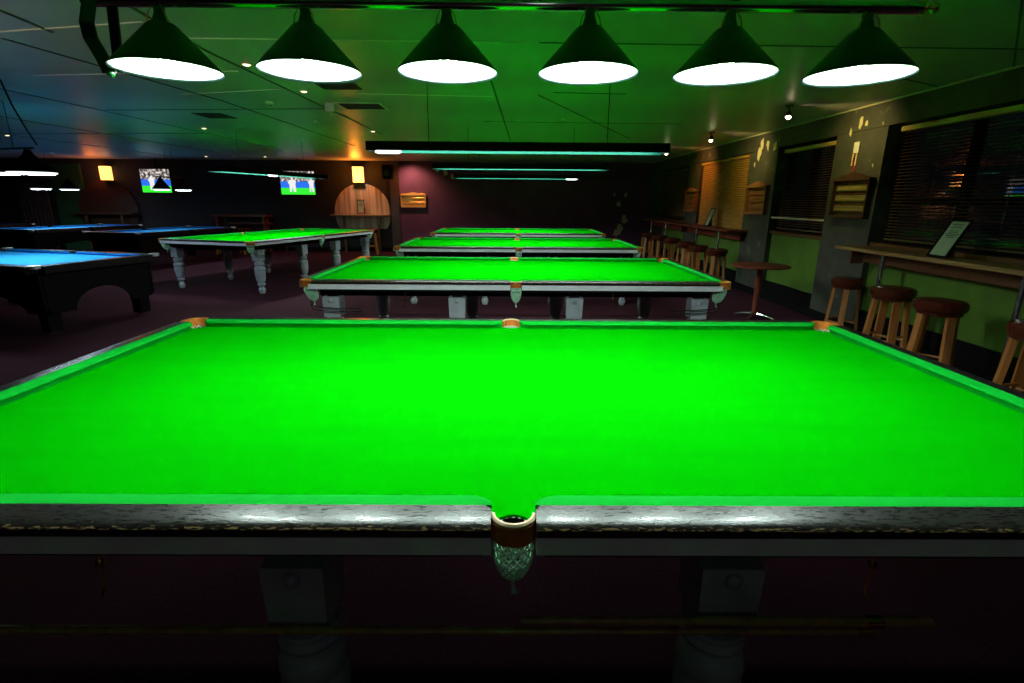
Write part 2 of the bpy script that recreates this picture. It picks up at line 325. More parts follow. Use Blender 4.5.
# ------------------------------------------------------------------ snooker tables
PX, PY = 1.7845, 0.889          # playing area half sizes
JX, JY = 1.8345, 0.939          # cushion / wood joint
ZB, ZR = 0.86, 0.90
def arcpts(cx, cy, r, a0, a1, n): return [(cx+r*math.cos(a0+(a1-a0)*i/n), cy+r*math.sin(a0+(a1-a0)*i/n)) for i in range(n+1)]
def pocket_parts(parent, cx, cy, ang, corner):
    """ang: outward direction of the pocket"""
    Rm = Matrix.Translation((cx, cy, 0)) @ Matrix.Rotation(ang, 4, 'Z')
    ri, ro, span = (0.050, 0.082, math.radians(128)) if corner else (0.0415, 0.053, math.radians(88))
    def arcbody(ri, ro, z0, z1, n=20):
        b = new(); secs = []
        for i in range(n+1):
            a = -span+2*span*i/n; c, s = math.cos(a), math.sin(a)
            secs.append([(ri*c, ri*s, z0), (ro*c, ro*s, z0), (ro*c, ro*s, z1-0.004), ((ro-0.004)*c, (ro-0.004)*s, z1), (ri*c, ri*s, z1)])
        strip(b, secs); bmesh.ops.transform(b, matrix=Rm, verts=b.verts); return b
    p = obj('pocket', arcbody(ri, ro, ZB-0.018, ZR-0.010), 'leather', parent, smooth=True)
    obj('pocket_rim', arcbody(ri+0.001, ro-0.001, ZR-0.0099, ZR-0.003), 'leather' if corner else 'ivory', p, smooth=True)
    # knotted cord net: two families of helical strands on a bag shape
    b = new(); nst, nz = 16, 7
    prof = [(ri-0.003, -0.004), (ri+0.0, -0.03), (ri+0.004, -0.055), (ri+0.003, -0.085), (ri-0.003, -0.115), (ri-0.013, -0.14), (0.014, -0.156), (0.003, -0.162)]
    prof0 = prof; prof = [prof0[0]]
    for A_, B_ in zip(prof0, prof0[1:]): prof += [((A_[0]+B_[0])/2, (A_[1]+B_[1])/2), B_]
    for dr in (1, -1):
        for k in range(nst):
            pts = []
            for j, (r, z) in enumerate(prof):
                a = 2*PI*(k+dr*j*0.5)/nst; q = max(0, (-z-0.05))*0.25
                pts.append((r*math.cos(a)-q, r*math.sin(a), ZB+z))
            tube(b, pts, 0.0026, 4)
    for j in (3, 6): 
        r, z = prof[j]; q = max(0, (-z-0.05))*0.25
        tube(b, [(r*math.cos(2*PI*k/16)-q, r*math.sin(2*PI*k/16), ZB+z) for k in range(16)], 0.003, 4, closed=True)
    bmesh.ops.transform(b, matrix=Rm, verts=b.verts)
    obj('net', b, 'net', p)
    b = new(); secs = []
    for i in range(15):
        a = PI/2+0.25+(PI-0.5)*i/14; c, s_ = math.cos(a), math.sin(a); r_ = ri-0.006
        secs.append([(r_*c, r_*s_, ZB-0.075), ((r_+0.002)*c, (r_+0.002)*s_, ZB-0.075), ((r_+0.002)*c, (r_+0.002)*s_, ZB-0.003), (r_*c, r_*s_, ZB-0.003)])
    strip(b, secs); bmesh.ops.transform(b, matrix=Rm, verts=b.verts); obj('pocket_liner', b, 'matt', p)
    b = new(); tube(b, [(-0.027, 0, ZB-0.163), (-0.03, 0, ZB-0.185), (-0.02, 0.004, ZB-0.20)], [0.005, 0.004, 0.008], 6)
    bmesh.ops.transform(b, matrix=Rm, verts=b.verts); obj('tassel', b, 'net', p)
def cushion_secs(L0, L1, place):
    """loft along t from L0 to L1; nose recedes to nothing at both ends"""
    secs = []; R = 0.06
    ts = [L0+R*(1-math.cos(PI/2*i/7)) for i in range(8)]; ts += [L1-R*(1-math.cos(PI/2*i/7)) for i in range(7, -1, -1)]
    for t in ts:
        d = min(t-L0, L1-t, R); wv = 0.05*math.sqrt(max(0.0, 1-(1-d/R)**2))+0.002
        k = wv/0.052
        secs.append([place(t, u, z) for u, z in ((0, ZB-0.005), (0, ZR), (wv*0.8, ZR-0.002*k), (wv*0.96, ZR-0.006*k), (wv, ZR-0.012*k), (wv*0.9, ZR-0.018), (wv*0.62, ZB+0.006), (wv*0.6, ZB-0.005))])
    return secs
RAILP = [(0, ZB-0.02), (0, ZR), (0.040, ZR-0.0015), (0.064, ZR-0.004), (0.073, ZR-0.0075), (0.078, ZR-0.013), (0.078, ZR-0.03), (0.05, ZR-0.031), (0.05, ZB-0.02)]
LEGP = [(0.055, 0.425), (0.075, 0.418), (0.082, 0.405), (0.075, 0.392), (0.062, 0.386), (0.062, 0.378), (0.078, 0.37), (0.088, 0.352), (0.089, 0.33), (0.082, 0.322), (0.082, 0.315),
        (0.087, 0.305), (0.083, 0.25), (0.072, 0.19), (0.062, 0.165), (0.05, 0.155), (0.048, 0.145), (0.064, 0.135), (0.066, 0.12), (0.05, 0.108), (0.036, 0.098), (0.036, 0.085), (0.048, 0.07), (0.056, 0.05), (0.05, 0.022), (0.038, 0.0)]
LEGP = [(0.045, 0.562), (0.045, 0.54)] + [(0.078, 0.539), (0.078, 0.528)] + [(r, z*1.235) for r, z in LEGP]
def make_snooker(label, loc, rz, group):
    t = thing('snooker_table', label, 'snooker table', loc, rz, group)
    # bed with pocket cut-outs
    out = []
    rc, cc = 0.047, 0.03
    def corner(sx, sy):
        cx, cy = PX+cc, PY+cc; pts = []
        n = 12
        # arc from point on the y-edge to point on the x-edge, bulging inward
        a0 = math.pi - math.asin((JY-cy)/rc) if abs(JY-cy) < rc else math.pi/2
        a1 = 2*PI - math.acos((JX-cx)/rc)
        return [(sx*x, sy*y) for x, y in arcpts(cx, cy, rc, a0, a1, n)]
    def middle(sy):
        cy = JY+0.020; r = 0.043; a = math.asin((JY-cy)/r)
        return [(x, sy*y) for x, y in arcpts(0, cy, r, -PI-a, a, 14)]     # from left to right along the edge
    top = [p for p in middle(1)]
    out += top                                # left->right on the top edge
    out += corner(1, 1); out += corner(1, -1)[::-1]
    out += [p for p in middle(-1)][::-1]
    out += corner(-1, -1); out += corner(-1, 1)[::-1]
    b = new(); prism(b, out, ZB-0.04, ZB); obj('bed_cloth', b, 'baize', t)
    for s in (1, -1):
        for (a, c) in ((0.05, PX-0.02), (-PX+0.02, -0.05)):
            b = new(); strip(b, cushion_secs(a, c, lambda q, u, z: (q, s*(JY-u), z))); obj('cushion', b, 'cushion', t, smooth=True)
            b = new(); ch = 0.013
            secs = []
            for q, in0 in ((a, 1), (a+ch, 0), (c-ch, 0), (c, 1)):
                secs.append([(q, s*(JY+(max(u, ch*in0*1.3))), z) for u, z in RAILP])
            strip(b, secs); obj('rail', b, 'rail', t, smooth=True)
        b = new(); strip(b, cushion_secs(-PY+0.02, PY-0.02, lambda q, u, z: (s*(JX-u), q, z))); obj('cushion', b, 'cushion', t, smooth=True)
        b = new(); strip(b, [[(s*(JX+u), q, z) for u, z in RAILP] for q in (-PY+0.02, PY-0.02)]); obj('rail', b, 'rail', t, smooth=True)
        # pale metal band under the rail
        for (a, c) in ((0.05, JX-0.04), (-JX+0.04, -0.05)):
            b = new(); bx(b, a, c, s*(JY+0.051), s*(JY+0.074), 0.823, 0.866)
            obj('side_band', b, 'paint', t)
        b = new(); bx(b, s*(JX+0.051), s*(JX+0.074), -JY+0.03, JY-0.03, 0.823, 0.866); obj('side_band', b, 'paint', t)
    for sx in (-1, 1):
        for sy in (-1, 1): pocket_parts(t, sx*(PX+cc), sy*(PY+cc), math.atan2(sy, sx), True)
    for sy in (-1, 1): pocket_parts(t, 0, sy*(JY+0.022), sy*PI/2, False)
    # dark slate edge, apron and under-frame
    b = new()
    for s in (1, -1):
        for (a, c) in ((0.07, PX-0.09), (-PX+0.09, -0.07)): bx(b, a, c, s*(JY+0.02), s*(JY+0.049), 0.80, 0.869)
        bx(b, s*(JX+0.02), s*(JX+0.049), -PY+0.09, PY-0.09, 0.80, 0.869)
    obj('slate_edge', b, 'matt', t)
    b = new()
    for s in (1, -1):
        bx(b, -PX+0.02, PX-0.02, s*(PY-0.12), s*(PY-0.06), 0.735, ZB-0.042)
        bx(b, s*(PX-0.10), s*(PX-0.04), -PY+0.125, PY-0.125, 0.735, ZB-0.042)
    for x in (-0.9, 0, 0.9): bx(b, x-0.05, x+0.05, -PY+0.125, PY-0.125, 0.735, ZB-0.042)
    obj('under_frame', b, 'black', t)
    for lx in (-1.63, -0.52, 0.52, 1.63):
        for s in (-1, 1):
            ly = s*(PY-0.005) - s*0.0
            b = new()
            secs = [[(lx-w_, ly-w_, z), (lx+w_, ly-w_, z), (lx+w_, ly+w_, z), (lx-w_, ly+w_, z)] for w_, z in ((0.074, 0.742), (0.072, 0.65), (0.070, 0.562))]
            # the block stands just outside the under-frame beam
            strip(b, secs)
            lathe(b, LEGP[::-1], 22, (lx, ly, 0))
            lg = obj('leg', b, 'legpaint', t, smooth=True)
            b = new(); bx(b, lx-0.045, lx+0.045, ly-s*0.0-0.03, ly+0.03, 0.742, 0.80); obj('leg_top_block', b, 'black', lg)
            b = new()
            prof = [(0.020, 0), (0.020, 0.006), (0.016, 0.012), (0.008, 0.016)]
            lathe(b, prof, 14)
            bmesh.ops.transform(b, matrix=Matrix.Translation((lx, ly+s*0.0735, 0.712)) @ Matrix.Rotation(-s*PI/2, 4, 'X'), verts=b.verts)
            obj('bolt_cap', b, 'legpaint', lg, smooth=True)
    # ball rails sweeping in from the corner pockets
    for sx in (-1, 1):
        b = new()
        for dz in (0.0, -0.03):
            tube(b, [(sx*1.80, -0.97, 0.715+dz), (sx*1.79, -0.985, 0.68+dz), (sx*1.75, -0.99, 0.665+dz), (sx*1.56, -0.992, 0.65+dz), (sx*1.35, -0.992, 0.655+dz)], 0.005, 6)
        obj('ball_rail', b, 'rod', t)
    for x in (-0.98, 0.86):
        b = new(); tube(b, [(x, -0.93, 0.80), (x, -0.935, 0.73), (x-0.006, -0.935, 0.665), (x+0.002, -0.95, 0.655)], 0.0035, 6); lathe(b, [(0.009, 0.73), (0.011, 0.737), (0.009, 0.744)], 10, (x, -0.935, 0))
        obj('rest_hook', b, 'brass', t)
    return t
Y1, Y2, Y3, Y4 = 1.9782, 5.4303, 8.8376, 12.2726
G = 'full size green snooker tables'
T1 = make_snooker('large green snooker table nearest the camera, filling the foreground', (0, Y1, 0), 0, G)
dup(T1, (0.047, Y2, 0), 0, 'green snooker table directly behind the nearest one, pale band and legs showing')
dup(T1, (0.128, Y3, 0), 0, 'green snooker table third from the camera in the centre row')
dup(T1, (0.180, Y4, 0), 0, 'farthest green snooker table of the centre row, before the dark back wall')
RZL = math.radians(-14.5)
dup(T1, (-4.63, 10.62, 0), RZL + PI/2 - 0.045, 'green snooker table standing apart to the left, angled, on turned grey legs')

# cue rests hanging under the near table
def rest(name, x0, x1, y, z, label, r0, r1, ferr):
    t = thing(name, label, 'cue rest', ((x0+x1)/2, y, z), 0, 'long cue rests slung under the near table')
    L = (x1-x0)/2
    b = new(); tube(b, [(-L, 0, 0), (0, 0, 0), (L, 0, 0)], [r0, (r0+r1)/2, r1], 10); obj('shaft', b, 'oak', t, smooth=True)
    b = new(); tube(b, [(ferr*L-0.02, 0, 0), (ferr*L+0.02, 0, 0)], max(r0, r1)+0.0015, 10); obj('ferrule', b, 'brass', t, smooth=True)
    return t
rest('cue_rest', -1.6, 0.86, Y1-0.985, 0.592, 'long cue rest slung under near table, lower of the two', 0.011, 0.008, 0.98)
rest('cue_rest', 0.02, 0.985, Y1-0.985, 0.622, 'shorter cue rest slung under near table, upper of the two', 0.009, 0.013, 0.72)

# ------------------------------------------------------------------ six-shade lamp over the near table
LZ = 1.999
t = thing('snooker_lamp', 'six shade snooker lamp on a polished rail above the nearest table', 'lamp', (0, Y1, LZ))
b = new(); tube(b, [(-1.45, 0, 0.214), (1.38, 0, 0.214)], 0.019, 20); obj('lamp_rail', b, 'barrail', t, smooth=True)
def ray_x(px, depth): return (px-512)/F_PX*depth
XS = [-1.200, -0.708, -0.230, 0.257, 0.735, 1.203]
for i, x in enumerate(XS):
    b = new()
    R = 0.176
    prof = [(R, 0), (R-0.004, 0.006), (0.048, 0.140), (0.040, 0.146), (0.038, 0.143), (0.046, 0.136), (R-0.007, 0.004), (R-0.003, 0)]
    n = 48
    rings = [[b.verts.new((x+r*math.cos(2*PI*k/n), r*math.sin(2*PI*k/n), z)) for k in range(n)] for r, z in prof]
    for q in range(len(rings)-1):
        A, B = rings[q], rings[q+1]
        for k in range(n): b.faces.new((A[k], A[(k+1) % n], B[(k+1) % n], B[k]))
    A, B = rings[-1], rings[0]
    for k in range(n): b.faces.new((A[k], A[(k+1) % n], B[(k+1) % n], B[k]))
    s = obj('lamp_shade', b, 'shade', t, smooth=True)
    b = new(); lathe(b, [(R-0.0085, 0.005), (0.046, 0.1345)], 48, (x, 0, 0), cap0=False, cap1=True); obj('shade_lining', b, 'shadein', s, smooth=True)
    b = new(); lathe(b, [(0.004, 0.032), (0.025, 0.036), (0.040, 0.048), (0.044, 0.062), (0.036, 0.080), (0.022, 0.098), (0.018, 0.132)], 20, (x, 0, 0)); obj('light_bulb', b, 'bulb', s, smooth=True)
    b = new(); lathe(b, [(0.024, 0.140), (0.030, 0.146), (0.024, 0.160), (0.018, 0.178), (0.017, 0.197)], 18, (x, 0, 0)); obj('lamp_neck', b, 'neck', s, smooth=True)
    for sgn in (-1, 1):
        b = new(); tube(b, [(x+sgn*0.036, -0.02, 0.142), (x+sgn*0.03, -0.02, 0.170), (x+sgn*0.014, -0.014, 0.199)], 0.0022, 6); obj('hanger_wire', b, 'brass', s)
# flat iron scroll at the left end, brass finial at the right
b = new()
path = [(0.07, 0.60), (0.04, 0.42), (0.0, 0.28), (-0.04, 0.19), (-0.065, 0.13), (-0.06, 0.085), (-0.03, 0.045), (-0.01, 0.015), (0.0, -0.008)]
secs = []
for k, (yy, zz) in enumerate(path):
    a = path[max(0, k-1)]; c = path[min(len(path)-1, k+1)]; d = Vector((0, c[0]-a[0], c[1]-a[1])).normalized(); nrm = Vector((0, -d.z, d.y))*0.004
    P = Vector((-1.405, yy, zz)); w_ = Vector((0.023, 0, 0))
    secs.append([P-w_-nrm, P+w_-nrm, P+w_+nrm, P-w_+nrm])
strip(b, secs); obj('iron_scroll', b, 'blackmetal', t)
b = new(); strip(b, [[(x0_, 0.018, z_), (x0_+0.034, 0.018, z_), (x0_+0.034, 0.026, z_), (x0_, 0.026, z_)] for x0_, z_ in ((-1.403, 0.0), (-1.368, 0.50))]); obj('iron_strap', b, 'blackmetal', t)
b = new(); lathe(b, [(0.004, -0.022), (0.014, -0.012), (0.014, 0.0), (0.006, 0.01)], 14, (-1.40, 0.0, 0)); obj('brass_knob', b, 'neck', t, smooth=True)
b = new()
tube(b, [(1.38, 0, 0.214), (1.384, 0, 0.214), (1.392, 0, 0.214), (1.402, 0, 0.214), (1.41, 0, 0.214), (1.42, 0, 0.214), (1.432, 0, 0.214), (1.44, 0, 0.214)], [0.024, 0.026, 0.018, 0.011, 0.012, 0.019, 0.016, 0.005], 14)
obj('finial', b, 'brass', t, smooth=True)
for x in (-0.75, 0.75):
    b = new(); tube(b, [(x, 0, 0.234), (x, 0, ZC-LZ-0.02)], 0.006, 8); lathe(b, [(0.016, 0.234), (0.018, 0.242), (0.010, 0.255)], 12, (x, 0, 0)); lathe(b, [(0.03, ZC-LZ-0.025), (0.045, ZC-LZ)], 16, (x, 0, 0))
    obj('drop_rod', b, 'blackmetal', t)

# ------------------------------------------------------------------ long trough lights over the other snooker tables
def trough(label, loc, rz, patch, L=1.47, group='black trough lights over snooker tables'):
    t = thing('trough_light', label, 'light', loc, rz, group)
    W, H, k = 0.15, 0.085, 0.006
    b = new()
    bx(b, -L, L, -W, W, H-k, H)
    bx(b, -L, L, -W, -W+k, 0, H-k); bx(b, -L, L, W-k, W, 0, H-k)
    bx(b, -L, -L+k, -W+k, W-k, 0, H-k); bx(b, L-k, L, -W+k, W-k, 0, H-k)
    obj('housing', b, 'matt', t)
    b = new(); e = 0.0015
    bx(b, -L+k+e, L-k-e, W-k-e-0.002, W-k-e, 0.001, H-k-e); bx(b, -L+k+e, L-k-e, -W+k+e, -W+k+e+0.002, 0.001, H-k-e)
    obj('lining', b, 'teal', t)
    b = new(); bx(b, -L+0.08, L-0.08, -0.06, 0.06, H-0.022, H-0.012); obj('tube', b, 'tube', t)
    if patch is not None:
        b = new(); tube(b, [(patch-0.13, 0.06, 0.006), (patch-0.10, 0.06, 0.006), (patch+0.10, 0.06, 0.006), (patch+0.13, 0.06, 0.006)], [0.006, 0.02, 0.02, 0.006], 10); obj('bare_tube', b, 'endtube', t, smooth=True)
    for x in (-L*0.6, L*0.6):
        b = new(); tube(b, [(x, 0, H+0.001), (x, 0, ZC-loc[2]-0.001)], 0.004, 6); obj('drop_rod', b, 'blackmetal', t)
    return t
trough('black trough light with one bare bright tube end, over second table', (0.068, Y2, 2.032), math.radians(0.2), -1.30)
trough('black trough light over the third table, thin teal line beneath', (0.165, Y3, 2.06), 0, None, 1.42)
trough('black trough light over the farthest centre table, lowest in view', (0.15, Y4, 2.05), 0, 1.25, 1.42)
trough('black trough light over the angled left snooker table, bright patch midway', (-4.50, 10.37, 2.0), RZL+PI/2, 0.0, 1.50)

# ------------------------------------------------------------------ blue pool tables
PL, PW = 1.45, 0.80
def make_pool(label, loc, rz):
    t = thing('pool_table', label, 'pool table', loc, rz, 'blue cloth pool tables')
    b = new(); bx(b, -PL+0.12, PL-0.12, -PW+0.12, PW-0.12, 0.74, 0.785); obj('bed_cloth', b, 'blue', t)
    for s in (1, -1):
        for a, c in ((0.07, PL-0.20), (-PL+0.20, -0.07)):
            b = new(); strip(b, [[(q, s*(PW-0.12+u), z) for u, z in ((0, 0.785), (0, 0.82), (-d*0.8, 0.818), (-d, 0.81), (-d*0.6, 0.787))] for q, d in ((a, 0.005), (a+0.04, 0.05), (c-0.04, 0.05), (c, 0.005))])
            obj('cushion', b, 'bluecush', t)
        b = new(); a, c = -PW+0.20, PW-0.20
        strip(b, [[(s*(PL-0.12+u), q, z) for u, z in ((0, 0.785), (0, 0.82), (-d*0.8, 0.818), (-d, 0.81), (-d*0.6, 0.787))] for q, d in ((a, 0.005), (a+0.04, 0.05), (c-0.04, 0.05), (c, 0.005))])
        obj('cushion', b, 'bluecush', t)
        for a, c in ((0.055, PL-0.12), (-PL+0.12, -0.055)):
            b = new(); bx(b, a, c, s*(PW-0.118), s*PW, 0.73, 0.822, bev=0.006); obj('rail', b, 'poolrail', t)
        b = new(); bx(b, s*(PL-0.118), s*PL, -PW+0.12, PW-0.12, 0.73, 0.822, bev=0.006); obj('rail', b, 'poolrail', t)
        b = new(); lathe(b, [(0.05, 0.72), (0.053, 0.823), (0.045, 0.826)], 16, (0, s*(PW-0.055), 0)); obj('middle_pocket', b, 'matt', t)
        for sx in (1, -1):
            b = new()
            cx, cy = sx*(PL-0.06), s*(PW-0.06)
            pts = [(cx+0.062*math.cos(a_)+sx*0.006, cy+0.062*math.sin(a_)+s*0.006) for a_ in [2*PI*i/16 for i in range(16)]]
            prism(b, pts, 0.795, 0.832); obj('corner_casting', b, 'casting', t, smooth=False)
    # skirts with a low arch between the leg columns
    def skirt(L, place):
        z1 = 0.735; o_ = [(-L, z1), (-L, 0.30)]
        ax = L-0.30
        o_ += [(-L+0.06, 0.25)]
        o_ += [(-ax*math.cos(PI*i/14)*1.0, 0.25+0.24*math.sin(PI*i/14)) for i in range(15)]
        o_ += [(L-0.06, 0.25), (L, 0.30), (L, z1)]
        b = new(); secs = [[place(u, z, d) for u, z in o_] for d in (0, 0.03)]; strip(b, secs); return b
    for s in (1, -1):
        obj('side_skirt', skirt(PL-0.10, lambda u, z, d: (u, s*(PW-0.10-d), z)), 'black', t)
        obj('end_skirt', skirt(PW-0.14, lambda u, z, d: (s*(PL-0.10-d), u, z)), 'black', t)
        for sx in (1, -1):
            b = new(); x, y = sx*(PL-0.24), s*(PW-0.22)
            strip(b, [[(x-q, y-q, z), (x+q, y-q, z), (x+q, y+q, z), (x-q, y+q, z)] for q, z in ((0.07, 0.03), (0.075, 0.3), (0.09, 0.7))])
            lg = obj('leg', b, 'black', t); b = new(); lathe(b, [(0.05, 0.0), (0.05, 0.028)], 14, (x, y, 0)); obj('levelling_foot', b, 'chrome', lg)
    return t
RZP = math.radians(-15)
P1 = make_pool('blue pool table nearest at the left edge, with arched black skirt', (-6.5, 6.89, 0), RZP)
dup(P1, (-8.62, 13.22, 0), RZP+PI/2, 'blue pool table beyond the nearest one, next to the angled green table')
dup(P1, (-11.75, 14.1, 0), RZP+PI/2, 'blue pool table far left, before the dull green panel')
dup(P1, (-15.05, 14.35, 0), RZP+PI/2, 'farthest left blue pool table, only its far end in the picture')
def pool_lamp(label, loc, rz, sep, R):
    t = thing('pool_lamp', label, 'lamp', loc, rz, 'black shaded lamps over pool tables')
    b = new(); tube(b, [(-sep-0.1, 0, 0.30), (sep+0.1, 0, 0.30)], 0.014, 10); obj('lamp_rail', b, 'blackmetal', t, smooth=True)
    for s in (-1, 1):
        b = new(); lathe(b, [(R, 0.022), (R, 0.04), (0.06, 0.22), (0.03, 0.285)], 32, (s*sep, 0, 0)); sh = obj('lamp_shade', b, 'matt', t, smooth=True)
        b = new(); lathe(b, [(R-0.03, 0.0), (R-0.008, 0.004), (R-0.008, 0.020)], 32, (s*sep, 0, 0)); obj('opal_rim', b, 'ring', sh)
        b = new(); lathe(b, [(R-0.032, -0.003), (R-0.031, -0.001)], 32, (s*sep, 0, 0)); obj('light_disc', b, 'pooldisc', sh)
    for s in (-0.3, 0.3):
        b = new(); tube(b, [(s*sep, 0, 0.316), (s*sep, 0, ZC-loc[2]-0.001)], 0.004, 6); obj('drop_rod', b, 'blackmetal', t)
    return t
pool_lamp('two shade lamp above the nearest blue pool table, at left edge', (-6.22, 6.80, 1.85), RZP, 0.31, 0.25)
pool_lamp('two shade lamp above blue pool table beside the left television', (-8.15, 13.0, 1.755), RZP+PI/2, 0.30, 0.185)
pool_lamp('two shade lamp above the blue pool table before green panel', (-11.81, 14.0, 1.765), RZP+PI/2, 0.34, 0.215)
# loose cable from the ceiling down to the near pool lamp
b = new(); tube(b, [(-5.0, 5.5, ZC-0.01), (-5.15, 5.52, 2.62), (-5.05, 5.53, 2.66), (-5.0, 5.55, 2.68), (-5.25, 5.9, 2.50), (-5.5, 6.3, 2.3), (-5.6, 6.5, 2.17)], 0.009, 6)
tag(obj('power_cable', b, 'matt'), 'black loose cable drooping from the ceiling above left pool table', 'cable')

# ------------------------------------------------------------------ lanterns, arches, televisions, back wall
def wall_lantern(label, x, z, k=0.87):
    t = thing('wall_lantern', label, 'lantern', (x, YB-0.13, z), 0, 'orange wall lanterns on the back wall')
    b = new(); bx(b, -0.17*k, 0.17*k, -0.09, 0.09, -0.26*k, 0.26*k, bev=0.012); obj('lantern_shade', b, 'lantern', t)
    b = new(); bx(b, -0.18*k, 0.18*k, -0.10, 0.10, 0.262*k, 0.262*k+0.02); bx(b, -0.18*k, 0.18*k, -0.10, 0.10, -0.262*k-0.02, -0.262*k); bx(b, -0.06, 0.06, 0.093, 0.128, -0.28*k, 0.33*k); obj('lantern_frame', b, 'matt', t)
wall_lantern('bright orange wall lantern above the round topped plank panel', -4.57, 2.29)
wall_lantern('orange wall lantern at far left of the back wall', -12.12, 2.28, 0.76)
point_light('lantern_glow', (-4.57, YB-0.4, 2.32), 34, (1.0, 0.24, 0.02), 0.12)
point_light('lantern_glow', (-12.3, YB-0.4, 2.30), 9, (1.0, 0.22, 0.02), 0.12)
spot_light('arch_wash', (-4.50, YB-0.75, 2.60), (-4.53, YB, 1.3), 24, (1.0, 0.86, 0.7), 70, 0.9, 0.05)
spot_light('scoreboard_wash', (-3.0, YB-0.55, 2.62), (-2.98, YB, 1.45), 75, (1.0, 0.50, 0.26), 130, 1.0, 0.04)

def arch(label, x, R, m, ms='oak'):
    t = thing('arched_counter', label, 'counter', (x, YB-0.03, 0), 0, 'plank arches with a counter shelf')
    b = new(); zc, zb = 1.18, 0.70
    a = math.asin((zb-zc)/R); o_ = [(R*math.cos(a+(PI-2*a)*i/30), zc+R*math.sin(a+(PI-2*a)*i/30)) for i in range(31)]
    A = [b.verts.new((u, -0.03, v)) for u, v in o_]; B = [b.verts.new((u, 0.03, v)) for u, v in o_]
    b.faces.new(A); b.faces.new(B[::-1])
    for k in range(31): b.faces.new((A[k], A[(k+1) % 31], B[(k+1) % 31], B[k]))
    obj('plank_back', b, m, t)
    b = new(); bx(b, -R-0.04, R, -0.36, -0.031, 1.08, 1.13); obj('shelf', b, ms, t)
    for s in (-0.6, 0.6):
        b = new(); bx(b, s*R-0.03, s*R+0.03, -0.30, -0.24, 0, 1.079); obj('shelf_leg', b, 'wood', t)
arch('round topped pale plank panel with a shelf, under the bright lantern', -4.53, 0.86, 'archwood')
arch('dim brown round topped panel with a shelf at far left', -12.3, 0.9, 'scoredark', 'scoredark')
def framed_card(label, loc, rz, lean, w_, h_, grp=None):
    t = thing('framed_card', label, 'sign', loc, rz, grp or 'framed menu cards on counters')
    Rm = Matrix.Rotation(-lean, 4, 'X')
    b = new(); f_ = 0.02
    bx(b, -w_/2, w_/2, 0, 0.012, 0, f_); bx(b, -w_/2, w_/2, 0, 0.012, h_-f_, h_); bx(b, -w_/2, -w_/2+f_, 0, 0.012, f_, h_-f_); bx(b, w_/2-f_, w_/2, 0, 0.012, f_, h_-f_)
    bx(b, -w_/2+f_, w_/2-f_, 0.008, 0.012, f_, h_-f_)
    bmesh.ops.transform(b, matrix=Rm, verts=b.verts); obj('frame', b, 'matt', t)
    b = new(); bx(b, -w_/2+f_+0.001, w_/2-f_-0.001, 0.004, 0.0075, f_+0.001, h_-f_-0.001); bmesh.ops.transform(b, matrix=Rm, verts=b.verts); c = obj('card', b, 'cream', t)
    b = new()
    for k in range(9):
        z = h_*0.86-k*h_*0.042; hw = w_*(0.16+0.16*random.random())
        if k in (3,): continue
        bx(b, -hw, hw, 0.0028, 0.0038, z, z+h_*0.016)
    bmesh.ops.transform(b, matrix=Rm, verts=b.verts); obj('printing', b, 'charcoal', c)
    b = new(); q = math.tan(lean); strip(b, [[(u, 0.020, 0.002), (u, 0.020+q*h_*0.5+0.03, 0.002), (u, 0.020+q*h_*0.5+0.012, h_*0.5), (u, 0.020+q*h_*0.5, h_*0.5)] for u in (-0.035, 0.035)])
    obj('stand', b, 'wood', t)
framed_card('small dark framed card on the shelf of the plank arch', (-4.53, YB-0.26, 1.164), 0, math.radians(6), 0.22, 0.40)

def tv_screen(name, seed):
    m = bpy.data.materials.new(name); m.use_nodes = True; nt = m.node_tree; nt.nodes.clear()
    o = nt.nodes.new('ShaderNodeOutputMaterial'); e = nt.nodes.new('ShaderNodeEmission'); nt.links.new(e.outputs[0], o.inputs[0]); e.inputs[1].default_value = 1.5
    tc = nt.nodes.new('ShaderNodeTexCoord'); s = nt.nodes.new('ShaderNodeSeparateXYZ'); nt.links.new(tc.outputs['Object'], s.inputs[0])
    n = nt.nodes.new('ShaderNodeTexNoise'); n.inputs['Scale'].default_value = 15; n.inputs['Detail'].default_value = 3
    mp = nt.nodes.new('ShaderNodeMapping'); mp.inputs['Location'].default_value = (seed, 0, seed); nt.links.new(tc.outputs['Object'], mp.inputs[0]); nt.links.new(mp.outputs[0], n.inputs[0])
    cr = nt.nodes.new('ShaderNodeValToRGB'); c = cr.color_ramp.elements; c[0].position = 0.42; c[0].color = (0.03, 0.03, 0.04, 1); c[1].position = 0.60; c[1].color = (0.55, 0.5, 0.45, 1); k = c.new(0.5); k.color = (0.16, 0.13, 0.12, 1)
    nt.links.new(n.outputs[0], cr.inputs[0])
    band = nt.nodes.new('ShaderNodeValToRGB'); band.color_ramp.interpolation = 'CONSTANT'; q = band.color_ramp.elements
    q[0].position = 0; q[0].color = (0.03, 0.62, 0.03, 1); q[1].position = 0.28; q[1].color = (0.02, 0.12, 0.62, 1)
    mr = nt.nodes.new('ShaderNodeMapRange'); mr.inputs[1].default_value = -0.32; mr.inputs[2].default_value = 0.32; nt.links.new(s.outputs[2], mr.inputs[0]); nt.links.new(mr.outputs[0], band.inputs[0])
    g = nt.nodes.new('ShaderNodeMath'); g.operation = 'GREATER_THAN'; g.inputs[1].default_value = 0.56; nt.links.new(mr.outputs[0], g.inputs[0])
    mx = nt.nodes.new('ShaderNodeMix'); mx.data_type = 'RGBA'; nt.links.new(g.outputs[0], mx.inputs['Factor']); nt.links.new(band.outputs[0], mx.inputs['A']); nt.links.new(cr.outputs[0], mx.inputs['B'])
    nt.links.new(mx.outputs['Result'], e.inputs[0]); return m
M['figure'] = emit('screen_player_white', (0.9, 0.88, 0.85), 1.0)
M['figdark'] = emit('screen_player_dark', (0.05, 0.06, 0.12), 0.6)
